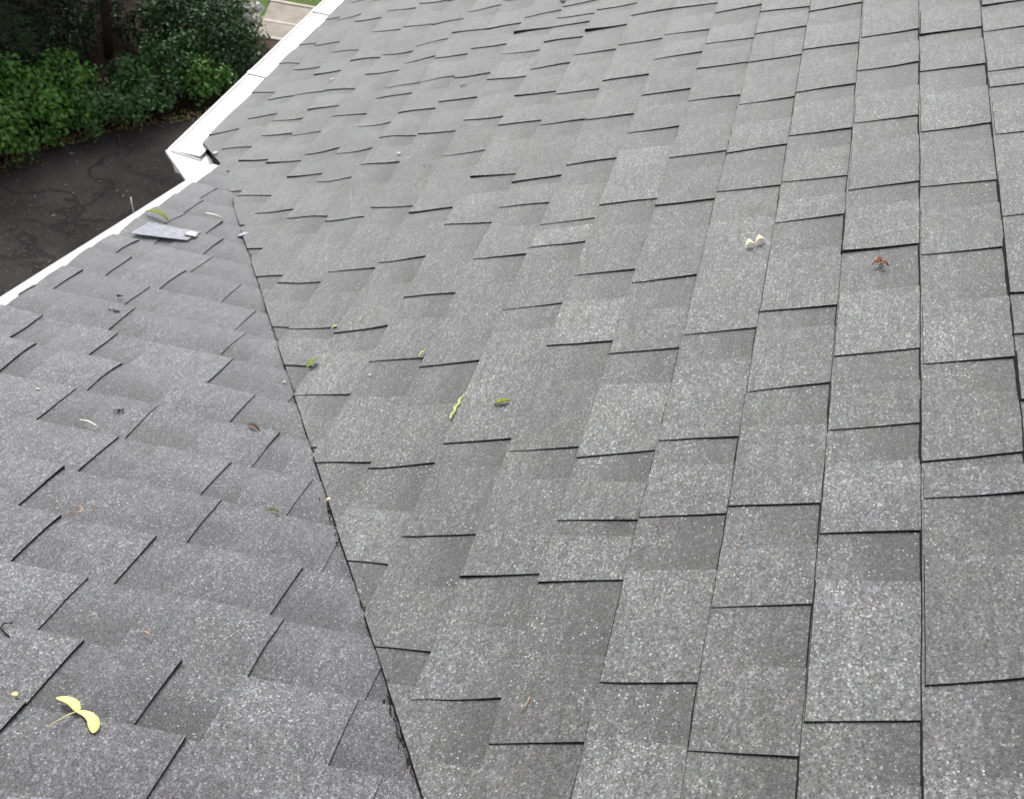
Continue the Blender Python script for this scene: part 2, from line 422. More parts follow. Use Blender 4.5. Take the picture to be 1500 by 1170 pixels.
for k in range(-17, 9):
    vk = V0 + k * E
    if vk > VT - .1: break
    us = [u for u, _ in RD.get(k, [])]; skew = dict(RD.get(k, []))
    dsk = sum(skew.values()) / len(skew) if skew else -.004
    lo = max(-KV * (vk + E) - .1, -3.6)
    if not us: us = [rnd.uniform(-.4, -.2)]
    us.sort()
    while us[0] > lo: us.insert(0, us[0] - rnd.choice((.16, .2, .23, .28, .33)) * rnd.uniform(.9, 1.1))
    while us[-1] < U1: us.append(us[-1] + rnd.choice((.16, .2, .23, .28, .33)) * rnd.uniform(.9, 1.1))
    # backing strip of the course with its gaps between tabs
    wv = rnd.uniform(0, 50)
    jit = lambda u, wv=wv: .0022 * noise.noise((u * 4, wv, 0)) + .0012 * noise.noise((u * 23, wv, 3))
    def strip_h(u, v, vk=vk): return (.0085 - .0075 * (v - vk) / E) + undR(u, v)
    def splay(u, v, vk=vk, wv=wv):
        h_ = math.hypot(1, KV); d = (u + KV * v) / h_
        if v > .02 and d < .004: q = .0045 + .0010 * noise.noise((u * 25, wv, 5)); return (u - q / h_, v - q * KV / h_)
        return (u, v - (.0056 + .0018 * noise.noise((u * 30, wv, 8)) if v < vk + .008 else 0))
    a0, a1 = lo - .05, U1
    n = int((a1 - a0) / .035)
    tones = [rnd.uniform(.88, 1.06) for _ in us]; bands = [rnd.uniform(.30, .58) for _ in us]
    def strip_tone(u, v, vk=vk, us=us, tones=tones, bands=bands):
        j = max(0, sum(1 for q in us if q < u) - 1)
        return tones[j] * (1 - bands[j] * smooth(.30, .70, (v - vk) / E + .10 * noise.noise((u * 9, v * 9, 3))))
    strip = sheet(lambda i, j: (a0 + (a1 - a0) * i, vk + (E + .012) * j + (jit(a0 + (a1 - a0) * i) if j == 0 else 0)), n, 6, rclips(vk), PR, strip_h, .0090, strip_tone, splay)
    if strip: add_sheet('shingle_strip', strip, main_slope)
    for i, u in enumerate(us):
        gap = (us[i + 1] - u) if i + 1 < len(us) else .25
        w_ = gap * rnd.uniform(.52, .74) if gap > .15 else gap * .72
        if gap > .42: w_ = gap * rnd.uniform(.72, .82)
        lift = rnd.uniform(0, .001) if rnd.random() < .8 else rnd.uniform(.001, .004)
        for (lk, lu), lv in LIFT.items():
            if lk == k and abs(lu - u) < .06: lift = lv
        th = rnd.uniform(.0094, .0114); hi = rnd.uniform(.0040, .0056)
        s0 = skew.get(u, dsk + rnd.uniform(-.006, .006)); s1_ = dsk + rnd.uniform(-.006, .006)
        dv = rnd.uniform(.0005, .0042); sd_ = rnd.uniform(0, 99)
        bul = rnd.uniform(.0004, .0020)
        def corner(a, b, u=u, w_=w_, s0=s0, s1_=s1_, vk=vk, dv=dv, sd_=sd_):
            e = .0013 * noise.noise((b * 5, sd_, 1)) if a in (0, 1) else 0
            f = .0013 * noise.noise((a * 7, sd_, 2)) if b == 0 else 0
            return (u + w_ * a + (s0 * (1 - a) + s1_ * a) * (b - .5) + e, vk + dv + f + (E + .012 - dv) * b)
        def hf(uu, vv, u=u, w_=w_, vk=vk, th=th, hi=hi, lift=lift, bul=bul):
            t = (vv - vk) / E; a = min(1, max(0, (uu - u) / w_))
            return th - (th - hi) * t + lift * max(0, 1 - t) ** 1.6 * (1 - .75 * a) + bul * math.sin(math.pi * min(1, max(0, t))) * math.sin(math.pi * a) + undR(uu, vv)
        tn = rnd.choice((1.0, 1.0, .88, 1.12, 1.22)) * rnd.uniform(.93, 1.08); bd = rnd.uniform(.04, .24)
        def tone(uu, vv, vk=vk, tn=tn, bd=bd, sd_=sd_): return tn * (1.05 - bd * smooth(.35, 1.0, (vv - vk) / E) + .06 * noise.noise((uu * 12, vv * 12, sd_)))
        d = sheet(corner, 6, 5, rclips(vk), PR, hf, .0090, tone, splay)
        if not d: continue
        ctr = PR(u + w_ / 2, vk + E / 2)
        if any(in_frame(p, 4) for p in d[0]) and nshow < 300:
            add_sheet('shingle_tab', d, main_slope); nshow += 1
        else: field.add(d)
if field.V:
    o = obj('shingle_field', field.V, field.F, ['gran', 'edge'], main_slope, field.FM, field.SM, field.T); o['kind'] = 'stuff'

# ---- wing slope
LE, LPH, SK = .1495, .138, .18
LD = {1: [-.10], 2: [-.12], 3: [-.24, -.13], 4: [-.30, -.17], 5: [-0.332, -.14], 6: [-0.469, -0.324, -.19], 7: [-0.562, -0.306], 8: [-0.592, -0.341], 9: [-0.624, -0.373, -.21], 10: [-0.731, -0.451, -0.275],
      11: [-0.835, -0.594, -0.432, -.24], 12: [-0.954, -0.799, -0.587, -.33], 13: [-1.066, -.84, -0.563, -.30], 14: [-1.036, -0.794, -0.636, -.36], 15: [-1.059, -0.756, -.50, -.27], 16: [-1.225, -0.964, -0.825, -.52], 17: [-1.30, -1.037, -0.825, -.55]}
LN = (1.0, VY * cL)                                # clip normals in (s, y)
def lclips(off_v, off_r):
    h = math.hypot(1, VY * cL); g = math.hypot(1, RY * cL)
    return [((0, off_v), (VY * cL / h, 1 / h)), ((0, off_r), (-RY * cL / g, -1 / g))]
fieldL = Joined()
LOFF = .001
for k in range(-1, 25):
    base = LPH + k * LE
    if base > S1 - .1: break
    smid = max(.05, base)
    ylo, yhi = -VY * cL * (smid + LE) - .1, -RY * cL * smid + .1
    ys = sorted(LD.get(k, []), reverse=True)       # near edge of each tab faces -Y
    if not ys: ys = [-RY * cL * smid - rnd.uniform(.05, .2)]
    while ys[-1] > ylo: ys.append(ys[-1] - rnd.choice((.17, .21, .25, .3)) * rnd.uniform(.9, 1.1))
    while ys[0] < yhi: ys.insert(0, ys[0] + rnd.uniform(.16, .28))
    wv = rnd.uniform(0, 50)
    jit = lambda y, wv=wv: .0022 * noise.noise((y * 4, wv, 0)) + .0012 * noise.noise((y * 23, wv, 3))
    tt = lambda s, y: (s - base - SK * y) / LE
    def strip_h(s, y): return LOFF + .0085 - .0075 * tt(s, y) + .0022 * math.sin(math.pi * min(1, max(0, tt(s, y)))) + undL(s, y)
    def splay(s, y): return (s - (.004 if tt(s, y) < .05 else 0), y)
    n = max(3, int((yhi - ylo) / .03))
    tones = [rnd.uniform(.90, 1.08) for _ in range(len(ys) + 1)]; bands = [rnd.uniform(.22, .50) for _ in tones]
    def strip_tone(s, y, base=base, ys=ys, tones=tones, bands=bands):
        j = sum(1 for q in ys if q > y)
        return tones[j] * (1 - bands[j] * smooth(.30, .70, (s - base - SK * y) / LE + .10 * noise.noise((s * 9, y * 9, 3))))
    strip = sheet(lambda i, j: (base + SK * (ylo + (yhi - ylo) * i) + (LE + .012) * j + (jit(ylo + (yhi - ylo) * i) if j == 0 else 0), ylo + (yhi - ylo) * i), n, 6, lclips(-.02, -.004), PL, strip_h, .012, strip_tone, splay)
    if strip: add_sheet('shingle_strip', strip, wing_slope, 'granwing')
    for i, y in enumerate(ys):
        gap = (ys[i - 1] - y) if i > 0 else .22
        w_ = gap * rnd.uniform(.5, .74) if gap > .15 else gap * .72
        thin = k < 5 or y < VY * -(base + .1) * cL + .22
        th = rnd.uniform(.0092, .0100) if thin else rnd.uniform(.0098, .0114); hi = rnd.uniform(.0028, .0038) if thin else rnd.uniform(.0036, .0052)
        lift = rnd.uniform(0, .002) if rnd.random() < .75 else rnd.uniform(.002, .005)
        dv = rnd.uniform(-.0016, .0012); sd_ = rnd.uniform(0, 99); bul = rnd.uniform(.0006, .0020)
        s0 = rnd.uniform(-.005, .005)
        def corner(a, b, y=y, w_=w_, dv=dv, sd_=sd_, s0=s0, base=base):
            yy = y + w_ * a + s0 * (b - .5) + (.0013 * noise.noise((b * 5, sd_, 1)) if a in (0, 1) else 0)
            return (base + SK * yy + dv + (.0013 * noise.noise((a * 7, sd_, 2)) if b == 0 else 0) + (LE + .012 - dv) * b, yy)
        def hf(s, yy, y=y, w_=w_, th=th, hi=hi, lift=lift, bul=bul, base=base):
            t = (s - base - SK * yy) / LE; a = min(1, max(0, (yy - y) / w_))
            return LOFF + th - (th - hi) * t + .0022 * math.sin(math.pi * min(1, max(0, t))) + lift * max(0, 1 - t) ** 1.6 * (1 - .75 * a) + bul * math.sin(math.pi * min(1, max(0, t))) * math.sin(math.pi * a) + undL(s, yy)
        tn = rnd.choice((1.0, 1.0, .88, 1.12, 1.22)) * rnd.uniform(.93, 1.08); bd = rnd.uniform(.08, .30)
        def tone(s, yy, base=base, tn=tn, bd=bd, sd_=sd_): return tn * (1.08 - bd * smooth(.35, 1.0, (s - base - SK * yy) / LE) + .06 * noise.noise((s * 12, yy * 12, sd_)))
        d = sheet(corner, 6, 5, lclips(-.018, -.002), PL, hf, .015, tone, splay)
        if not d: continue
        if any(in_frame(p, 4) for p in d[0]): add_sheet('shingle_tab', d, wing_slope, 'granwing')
        else: fieldL.add(d)
if fieldL.V:
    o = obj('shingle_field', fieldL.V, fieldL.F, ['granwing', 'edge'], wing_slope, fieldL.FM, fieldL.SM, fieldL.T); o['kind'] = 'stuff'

# ---- eave: gutter, its short return at the valley, verge trim, fascia, walls
def extrude_profile(name, prof, path, mat, parent, closed=True, smooth_=False):
    """prof: list of (outward, up); path: list of (point, outward dir)"""
    V, F = [], []; k = len(prof)
    for p, o in path:
        for a, b in prof: V.append(Vector(p) + Vector(o) * a + Vector((0, 0, b)))
    for i in range(len(path) - 1):
        for j in range(k if closed else k - 1):
            F.append((i * k + j, i * k + (j + 1) % k, (i + 1) * k + (j + 1) % k, (i + 1) * k + j))
    if closed: F.append(tuple(range(k - 1, -1, -1))); F.append(tuple((len(path) - 1) * k + j for j in range(k)))
    return obj(name, V, F, mat, parent, smooth=smooth_)

ga = Vector((.158, .278, -.118)); gb = Vector((2.6, .190, -.118))
gdir = (gb - ga).normalized(); gout = Vector((-gdir.y, gdir.x, 0))
# trough: thin K profile, open at the top, closed cross-section of sheet metal
GW = .128
prof = [(0.0, 0.004), (-.004, .0065), (-.010, .004), (-.010, -.020), (-.022, -.050), (-.030, -.085), (-GW, -.085), (-GW, -.012), (-GW + .002, -.012), (-GW + .002, -.083), (-.032, -.083), (-.020, -.050), (-.004, -.020)]
ss = [0, .25, .5, .8, 1.2, 1.7, 2.44]
gutter = extrude_profile('gutter', prof, [(ga + gdir * s, gout) for s in ss], 'white', house)
gutter['label'] = 'long white metal gutter along the eave of the main slope'
V, F = [], []
NS = 60
for i in range(NS + 1):
    s = .004 + 2.43 * i / NS
    for j in range(5):
        a = -.011 - (GW - .016) * j / 4
        wob = .0016 * noise.noise((s * 9, j * .7, 3)) + .0009 * noise.noise((s * 31, j, 5))
        V.append(ga + gdir * s + gout * a + Vector((0, 0, .001 - .010 * j / 4 * 0 + .012 * (j / 4) + wob)))
for i in range(NS):
    for j in range(4): F.append((i * 5 + j, (i + 1) * 5 + j, (i + 1) * 5 + j + 1, i * 5 + j + 1))
guard = obj('gutter_guard', V, F, 'white', gutter, smooth=True)
for s_ in (.62, 1.24, 1.86):
    V = [ga + gdir * (s_ + dx) + gout * a_ + Vector((0, 0, z_)) for dx in (0, .022) for a_, z_ in ((-.001, .0095), (-.012, .0075), (-GW + .01, .0165), (-GW + .01, .0145), (-.012, .0055), (-.001, .0075))]
    F = [(0, 1, 2, 3, 4, 5), (11, 10, 9, 8, 7, 6)] + [(i, i + 6, (i + 1) % 6 + 6, (i + 1) % 6) for i in range(6)]
    obj('hanger', V, F, 'white', gutter)
V, F = [], []
box(V, F, (-.001, -.0, 0), (.001, .001, .001))
capp = [ga + gout * a + Vector((0, 0, b)) for a, b in ((-.004, .004), (-.018, -.05), (-.028, -.083), (-GW, -.083), (-GW, .006))]
V = [p - gdir * .0025 for p in capp] + [p - gdir * .0005 for p in capp]
F = [(0, 1, 2, 3, 4), (9, 8, 7, 6, 5)] + [(i, i + 5, (i + 1) % 5 + 5, (i + 1) % 5) for i in range(5)]
obj('end_cap', V, F, 'white', gutter)

# return piece below the valley outlet
q = [Vector((.156, .274, -.121)), Vector((.212, .166, -.117)), Vector((.070, -.012, -.117)), Vector((-.050, .046, -.121))]
V = list(q) + [p - Vector((0, 0, .010)) for p in q]
F = [(0, 1, 2, 3), (7, 6, 5, 4), (0, 4, 5, 1), (1, 5, 6, 2), (2, 6, 7, 3), (3, 7, 4, 0)]
ret = obj('gutter_return', V, F, 'white', house)
ret['label'] = 'short white gutter box catching water at the foot of the valley'
d = (q[3] - q[0]).normalized(); o_ = Vector((-d.y, d.x, 0)); o_ = o_ if o_.dot(q[1] - q[0]) < 0 else -o_
lip = [(-.003, -.012), (.009, -.012), (.012, .004), (.006, .009), (-.002, .008), (-.004, .001)]
extrude_profile('lip', lip, [(q[0] + d * .002, o_), (q[3], o_)], 'white', ret)
# dark strip for roof edge and shadow gap between shingles and the return
e0, e1 = PR(.262, -.214, -.004), PR(.012, -.004, -.004)
dd = Vector((-.55, .83, 0)).normalized() * 0
V = [e0, e1, e1 - Vector((0, 0, .085)), e0 - Vector((0, 0, .045))]
off = Vector((.03, -.03, 0))
V += [p + off for p in V]
F = [(0, 1, 2, 3), (7, 6, 5, 4), (0, 4, 5, 1), (1, 5, 6, 2), (2, 6, 7, 3), (3, 7, 4, 0)]
obj('shadow_gap_strip', V, F, 'felt', house)

# white verge trim beside the wing slope
V, F = [], []
prof = [(.0, .000), (.028, .001), (.031, .004), (.033, .001), (.033, -.050), (.031, -.050), (.030, -.004), (.0, -.004)]
pts = [.02, .4, .8, 1.2, 1.7, 2.4, 3.1, 3.74]
K = len(prof)
rout = Vector((RY, 0, 0)); rout = Vector((-RY, 1, 0)).normalized()
for s in pts:
    p = PL(s, -RY * s * cL - .006, .004 + .0015 * noise.noise((s * 3, 1, 1)))
    for a, b in prof: V.append(p + rout * a + Vector((0, 0, b)))
for i in range(len(pts) - 1):
    for j in range(K): F.append((i * K + j, i * K + (j + 1) % K, (i + 1) * K + (j + 1) % K, (i + 1) * K + j))
F.append(tuple(range(K - 1, -1, -1))); F.append(tuple((len(pts) - 1) * K + j for j in range(K)))
trim = obj('verge_trim', V, F, 'white', house); trim['label'] = 'thin white metal trim along the sloping edge of the narrow slope'

V, F = [], []
V = [ga + gdir * s + gout * (-GW - .003) + Vector((0, 0, z)) for s in (0, 2.44) for z in (-.012, -.16)]
V += [p - gout * .022 for p in V]
F = [(0, 1, 3, 2), (6, 7, 5, 4), (0, 2, 6, 4), (1, 5, 7, 3), (0, 4, 5, 1), (2, 3, 7, 6)]
obj('fascia', V, F, 'white', house)
V, F = [], []
box(V, F, (.30, -4.0, -3.0), (2.6, -.16, -.30)); obj('wall', V, F, 'siding', house)
V, F = [], []
x1 = -3.6
V = [Vector(p) for p in ((-.25, -.16, -3), (x1, -.42, -3), (x1, -.42, x1 * -math.tan(TL) - .09), (-.25, -.16, .25 * math.tan(TL) - .09))]
V += [p + Vector((0, -.12, 0)) for p in V]
F = [(0, 1, 2, 3), (7, 6, 5, 4), (0, 4, 5, 1), (1, 5, 6, 2), (2, 6, 7, 3), (3, 7, 4, 0)]
obj('wall', V, F, 'siding', house)

# ------------------------------------------------------------------ ground
GZ = -3.0
def flat(name, poly, z, mat, kind='structure'):
    o = obj(name, [Vector((x, y, z)) for x, y in poly], [tuple(range(len(poly)))], mat)
    o['kind'] = kind; return o
o = flat('ground', [(-400, -400), (600, -400), (600, 400), (-400, 400)], GZ, 'grass')
drv = [(-6, -1), (-6, 5.5), (-2, 5.0), (1.2, 4.1), (2.6, 3.55), (3.21, 3.25), (3.62, 3.12), (3.89, 2.95), (4.22, 2.67), (4.55, 2.37), (4.95, 1.95), (5.25, 1.5), (5.4, .5), (5.4, -1)]
flat('driveway', drv, GZ + .008, 'asphalt')
flat('mulch_bed', [(1.2, 4.0), (2.6, 3.45), (3.21, 3.15), (3.62, 3.02), (3.89, 2.85), (4.22, 2.57), (4.55, 2.27), (4.95, 1.85), (5.35, 1.9), (5.72, 2.30), (5.95, 2.60), (6.1, 3.0), (6.6, 3.6), (7.5, 6), (5, 9), (1.0, 7.5)], GZ + .004, 'mulch')

# concrete landing: two slabs over a brown riser, with a pale curved kerb
land = empty('concrete_landing', (6.3, 1.9, GZ)); tag(land, 'tan concrete landing of two slabs beyond the hedge, brown riser below', 'landing')
LA = Vector((6.03, 2.46, 0)); LB = Vector((6.08, 2.24, 0))
ex = Vector((6.08 - 6.03, 2.24 - 2.46, 0)).normalized(); ey = Vector((-ex.y, ex.x, 0))
if ey.x < 0: ey = -ey
def slab(name, a0, a1, b0, b1, z0, z1, mat, parent, skew=0.):
    V = []
    for z in (z0, z1):
        for a, b in ((a0, b0), (a1, b0), (a1, b1), (a0, b1)): V.append(LA + ex * (a + skew * b) + ey * b + Vector((0, 0, z)))
    F = [(3, 2, 1, 0), (4, 5, 6, 7), (0, 1, 5, 4), (1, 2, 6, 5), (2, 3, 7, 6), (3, 0, 4, 7)]
    return obj(name, V, F, mat, parent)
zt = GZ + .02
slab('slab', 0, 1.2, .03, .30, GZ - .3, zt, 'concrete', land)
slab('slab', 0, 1.2, .335, .70, GZ - .3, zt - .004, 'concrete', land)
slab('joint', 0, 1.2, .30, .335, GZ - .3, zt + .004, 'conlight', land)
slab('nosing', -.02, 1.2, -.012, .03, GZ - .06, zt + .006, 'conlight', land)
slab('nosing', -.02, 1.2, .70, .735, GZ - .06, zt + .006, 'conlight', land)
slab('riser', 0, 1.2, -.26, -.012, GZ - .3, GZ + .012, 'riser', land)
V, F = [], []
kp = [LA + ex * a + ey * b for a, b in ((-.05, .30), (-.06, .12), (-.055, -.02), (-.035, -.15), (.02, -.27), (.10, -.36))]
for i, p in enumerate(kp):
    t_ = (kp[min(i + 1, 5)] - kp[max(i - 1, 0)]).normalized(); nn = Vector((-t_.y, t_.x, 0))
    for a, z in ((-.035, -.1), (-.035, .03), (.035, .03), (.035, -.1)): V.append(p + nn * a + Vector((0, 0, GZ + z)))
for i in range(5):
    for j in range(3): F.append((i * 4 + j, (i + 1) * 4 + j, (i + 1) * 4 + j + 1, i * 4 + j + 1))
obj('kerb', V, F, 'conlight', land)

# ------------------------------------------------------------------ planting
def leaf_blob(rng, c, r, n, size, clumps=26, up=.35, shell=.55):
    """leaf-sized folded faces gathered in clumps through an uneven crown"""
    V, F = [], []
    cl = []
    for _ in range(clumps):
        d = Vector((rng.gauss(0, 1), rng.gauss(0, 1), rng.gauss(0, 1))).normalized()
        d.z = abs(d.z) * .9 - .12
        q = rng.uniform(shell, 1.0)
        cl.append(Vector((c[0] + d.x * r[0] * q, c[1] + d.y * r[1] * q, c[2] + d.z * r[2] * q)))
    cr = .34 * min(r)
    for i in range(n):
        b = cl[rng.randrange(clumps)]
        p = b + Vector((rng.gauss(0, 1), rng.gauss(0, 1), rng.gauss(0, .8))) * cr * .62
        nrm = ((p - Vector(c)).normalized() * .5 + Vector((rng.gauss(0, .6), rng.gauss(0, .6), up + rng.gauss(0, .5)))).normalized()
        a = nrm.orthogonal().normalized()
        a = Matrix.Rotation(rng.uniform(0, 6.28), 3, nrm) @ a; bb = nrm.cross(a)
        L = size * rng.uniform(.6, 1.25); W = L * rng.uniform(.26, .38)
        k = len(V)
        V += [p - a * L * .5, p + bb * W - a * L * .05 + nrm * W * .3, p + a * L * .5 - nrm * L * .12, p - bb * W - a * L * .05 + nrm * W * .3]
        F += [(k, k + 1, k + 2), (k, k + 2, k + 3)]
    return V, F

def shrub(name, label, base, r, h, n, size, mat, seed, group='shrubs in the mulch bed', clumps=26, up=.35):
    rng = random.Random(seed)
    root = empty(name, (base[0], base[1], GZ)); tag(root, label, 'shrub', group)
    c = (base[0], base[1], GZ + h * .50)
    V, F = leaf_blob(rng, c, (r, r, h * .55), n, size, clumps, up)
    obj('foliage', V, F, mat, root)
    V, F = [], []
    for _ in range(7):
        a = rng.uniform(0, 6.28); q = rng.uniform(.3, .8) * r
        tube(V, F, [(base[0], base[1], GZ - .02), (base[0] + math.cos(a) * q * .5, base[1] + math.sin(a) * q * .5, GZ + h * .35), (base[0] + math.cos(a) * q, base[1] + math.sin(a) * q, GZ + h * .75)], [.014, .010, .004], 5)
    obj('stems', V, F, 'stem', root)
    return root

for lab, x, y, r, h, n, sz, mt, sd_ in (
    ('bright green leafy shrub spilling onto the driveway litter', 3.42, 3.40, .30, .40, 1300, .050, 'shrubA', 21),
    ('bright green shrub beside the spilling one at the driveway edge', 3.80, 3.24, .27, .36, 1150, .048, 'shrubA', 22),
    ('bright green shrub in the row behind, under the drooping boughs', 3.92, 3.58, .30, .44, 1200, .050, 'shrubA', 23),
    ('bright green shrub bordering the mid green ones, behind the edge', 4.26, 3.36, .26, .38, 1000, .046, 'shrubA', 24),
    ('small green shrub at the driveway edge where bright turns to mid green', 4.10, 3.06, .24, .30, 950, .044, 'shrubB', 25),
    ('mid green shrub at the driveway edge in front of the slim trunk', 4.33, 2.88, .25, .30, 1000, .044, 'shrubB', 26),
    ('mid green shrub at the driveway edge facing the gutter corner', 4.60, 2.72, .26, .32, 1050, .044, 'shrubB', 27),
    ('yellowish green shrub at the driveway edge closest to the long gutter', 4.88, 2.52, .26, .34, 1050, .044, 'shrubA', 28),
    ('low mid green shrub between slim trunk and driveway-edge shrubs', 4.74, 3.00, .24, .26, 900, .042, 'shrubB', 29),
    ('mid green shrub in front of the deep green ones', 5.05, 2.80, .28, .40, 1200, .042, 'shrubB', 30),
    ('deep green shrub hugging the long gutter line below the pale kerb', 5.34, 2.46, .26, .46, 1400, .036, 'shrubC', 41),
    ('deep green shrub with dense crown next to the pale kerb', 5.55, 2.74, .27, .50, 1500, .036, 'shrubC', 42),
    ('deep green shrub directly below the white blossom', 5.92, 2.82, .25, .44, 1400, .036, 'shrubC', 43),
    ('deep green shrub between the mulch clearing and the kerb', 5.62, 3.06, .28, .46, 1400, .036, 'shrubC', 44),
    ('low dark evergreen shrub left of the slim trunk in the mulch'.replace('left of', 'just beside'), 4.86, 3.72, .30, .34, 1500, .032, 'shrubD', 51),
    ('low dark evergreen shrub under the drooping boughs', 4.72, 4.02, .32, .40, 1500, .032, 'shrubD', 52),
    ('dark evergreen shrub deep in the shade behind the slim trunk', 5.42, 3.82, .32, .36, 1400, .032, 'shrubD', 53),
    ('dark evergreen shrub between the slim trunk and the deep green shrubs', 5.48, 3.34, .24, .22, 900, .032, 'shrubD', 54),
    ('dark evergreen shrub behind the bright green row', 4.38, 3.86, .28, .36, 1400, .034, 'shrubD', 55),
    ('bright green shrub at the driveway edge farthest from the gutter corner', 3.10, 3.62, .32, .44, 1300, .052, 'shrubA', 45)):
    shrub('leafy_shrub', lab, (x - .06, y - .075), r * 1.08, h * 1.04, int(n * 1.5), sz, mt, sd_, clumps=30)
# blossom
rng = random.Random(5)
root = empty('flowering_shrub', (5.98, 2.62, GZ)); tag(root, 'white blossoming shrub at the corner of the concrete landing', 'shrub')
V, F = leaf_blob(rng, (5.98, 2.66, GZ + .12), (.20, .26, .16), 600, .036, 18, .3); obj('foliage', V, F, 'shrubB', root)
V, F = leaf_blob(rng, (5.99, 2.60, GZ + .24), (.16, .24, .10), 900, .036, 9, .9, .8); obj('blossom', V, F, 'petal', root)

def conifer(label, base, h, r, z0, seed, boughs, mat='needle'):
    rng = random.Random(seed)
    root = empty('conifer_tree', (base[0], base[1], GZ)); tag(root, label, 'tree', 'dark conifers behind the shrubs')
    V, F = [], []
    tube(V, F, [(base[0], base[1], GZ - .05), (base[0] + .02, base[1], GZ + h * .3), (base[0] - .03, base[1] + .03, GZ + h * .65), (base[0], base[1], GZ + h)], [.040, .035, .026, .01], 9)
    obj('trunk', V, F, 'bark', root)
    V, F = [], []; BV, BF = [], []
    for i in range(boughs):
        t = (i + rng.random()) / boughs
        z = GZ + z0 + (h - z0) * t
        a = i * 2.4 + rng.uniform(-.4, .4)
        L = r * (1.0 - .8 * t) * rng.uniform(.75, 1.15)
        d = Vector((math.cos(a), math.sin(a), 0)); side = Vector((-d.y, d.x, 0))
        p0 = Vector((base[0], base[1], z))
        P = lambda s: p0 + d * L * s + Vector((0, 0, -.34 * L * s * s + .05 * s))
        tube(BV, BF, [P(0), P(.5), P(1)], [.016, .010, .003], 5)
        for _ in range(int(80 * L / .9) + 8):
            s = rng.uniform(.15, 1.0); p = P(s)
            sd_ = side * rng.choice((-1, 1))
            tw = (sd_ * rng.uniform(.5, 1) + d * rng.uniform(.3, .9) + Vector((0, 0, rng.uniform(-.45, .12)))).normalized()
            tl = rng.uniform(.12, .30) * (1.15 - .5 * s)
            for q in range(9):
                pp = p + tw * tl * q / 9
                nd = (tw * .7 + Vector((rng.gauss(0, .6), rng.gauss(0, .6), rng.gauss(0, .45)))).normalized()
                wd = nd.orthogonal().normalized() * .008
                nl = rng.uniform(.04, .075); k = len(V)
                V += [pp - wd, pp + wd, pp + nd * nl]; F.append((k, k + 1, k + 2))
    obj('boughs', BV, BF, 'bark', root); obj('crown', V, F, mat, root)
    return root
conifer('dark conifer with bare slim trunk rising from the brown mulch', (5.05, 3.36), 4.6, 1.2, .95, 31, 40)
conifer('dark conifer with low drooping boughs next to the bright shrubs', (4.75, 4.45), 4.8, 1.05, .28, 32, 84)
conifer('dark conifer standing behind the other two', (5.75, 4.7), 5.2, 1.1, .25, 33, 70)
conifer('dark conifer squeezed between two other conifers', (5.3, 4.75), 4.6, .9, .4, 34, 46)

# leaf litter along the driveway edge
rng = random.Random(9)
V, F = [], []
edge_ = [Vector((x, y, 0)) for x, y in drv[3:12]]
def edge_pt(t):
    i = min(int(t * (len(edge_) - 1)), len(edge_) - 2); f = t * (len(edge_) - 1) - i
    return edge_[i].lerp(edge_[i + 1], f)
def litter(n, mat, name, spread, size):
    V, F = [], []
    for _ in range(n):
        p = edge_pt(rng.random()) + Vector((rng.gauss(.0, spread), rng.gauss(-.01, spread), GZ + .012 + rng.uniform(0, .012)))
        a = Vector((rng.gauss(0, 1), rng.gauss(0, 1), rng.gauss(0, .25))).normalized(); b = a.cross(Vector((0, 0, 1))).normalized()
        L = size * rng.uniform(.5, 1.3); k = len(V)
        V += [p - a * L * .5, p + b * L * .3 + Vector((0, 0, L * .1)), p + a * L * .5, p - b * L * .3 + Vector((0, 0, L * .1))]
        F += [(k, k + 1, k + 2), (k, k + 2, k + 3)]
    return obj(name, V, F, mat)
o = litter(600, 'litter', 'leaf_litter', .035, .030); o['kind'] = 'stuff'; o['label'] = 'dry brown leaf litter along the driveway edge'; o['category'] = 'leaf litter'
o = litter(420, 'ltgreen', 'edge_weeds', .05, .030); o['kind'] = 'stuff'; o['label'] = 'small yellow green weeds along the driveway edge'; o['category'] = 'weeds'
V, F = [], []
for _ in range(150):
    p = Vector((rng.uniform(1.4, 4.6), rng.uniform(1.6, 3.3), GZ + .014))
    a = Vector((rng.gauss(0, 1), rng.gauss(0, 1), .1)).normalized(); b = a.cross(Vector((0, 0, 1))); L = rng.uniform(.008, .022); k = len(V)
    V += [p - a * L, p + b * L * .5, p + a * L, p - b * L * .5]; F += [(k, k + 1, k + 2), (k, k + 2, k + 3)]
o = obj('driveway_litter', V, F, 'litter'); o['kind'] = 'stuff'; o['label'] = 'tiny dry leaf bits scattered over the dark driveway'; o['category'] = 'leaf litter'

# ------------------------------------------------------------------ small things lying on the roof
def frame_R(u, v, ang, lift=.011):
    """local frame on the main slope: ang measured from upslope towards far"""
    p = PR(u, v, lift + .0015 + undR(u, v)); e1 = PR(0, 1) * 1; e2 = Vector((1, 0, 0)); n = PR(0, 0, 1)
    a = e1 * math.cos(ang) + e2 * math.sin(ang); b = n.cross(a); return p, a, b, n
def frame_L(x, y, ang, lift=.016):
    s = -x / cL; p = PL(s, y, lift - .0005 + undL(s, y)); e1 = Vector((0, -1, 0)); e2 = Vector((cL, 0, -sL)); n = PL(0, 0, 1)
    a = e1 * math.cos(ang) + e2 * math.sin(ang); b = n.cross(a); return p, a, b, n

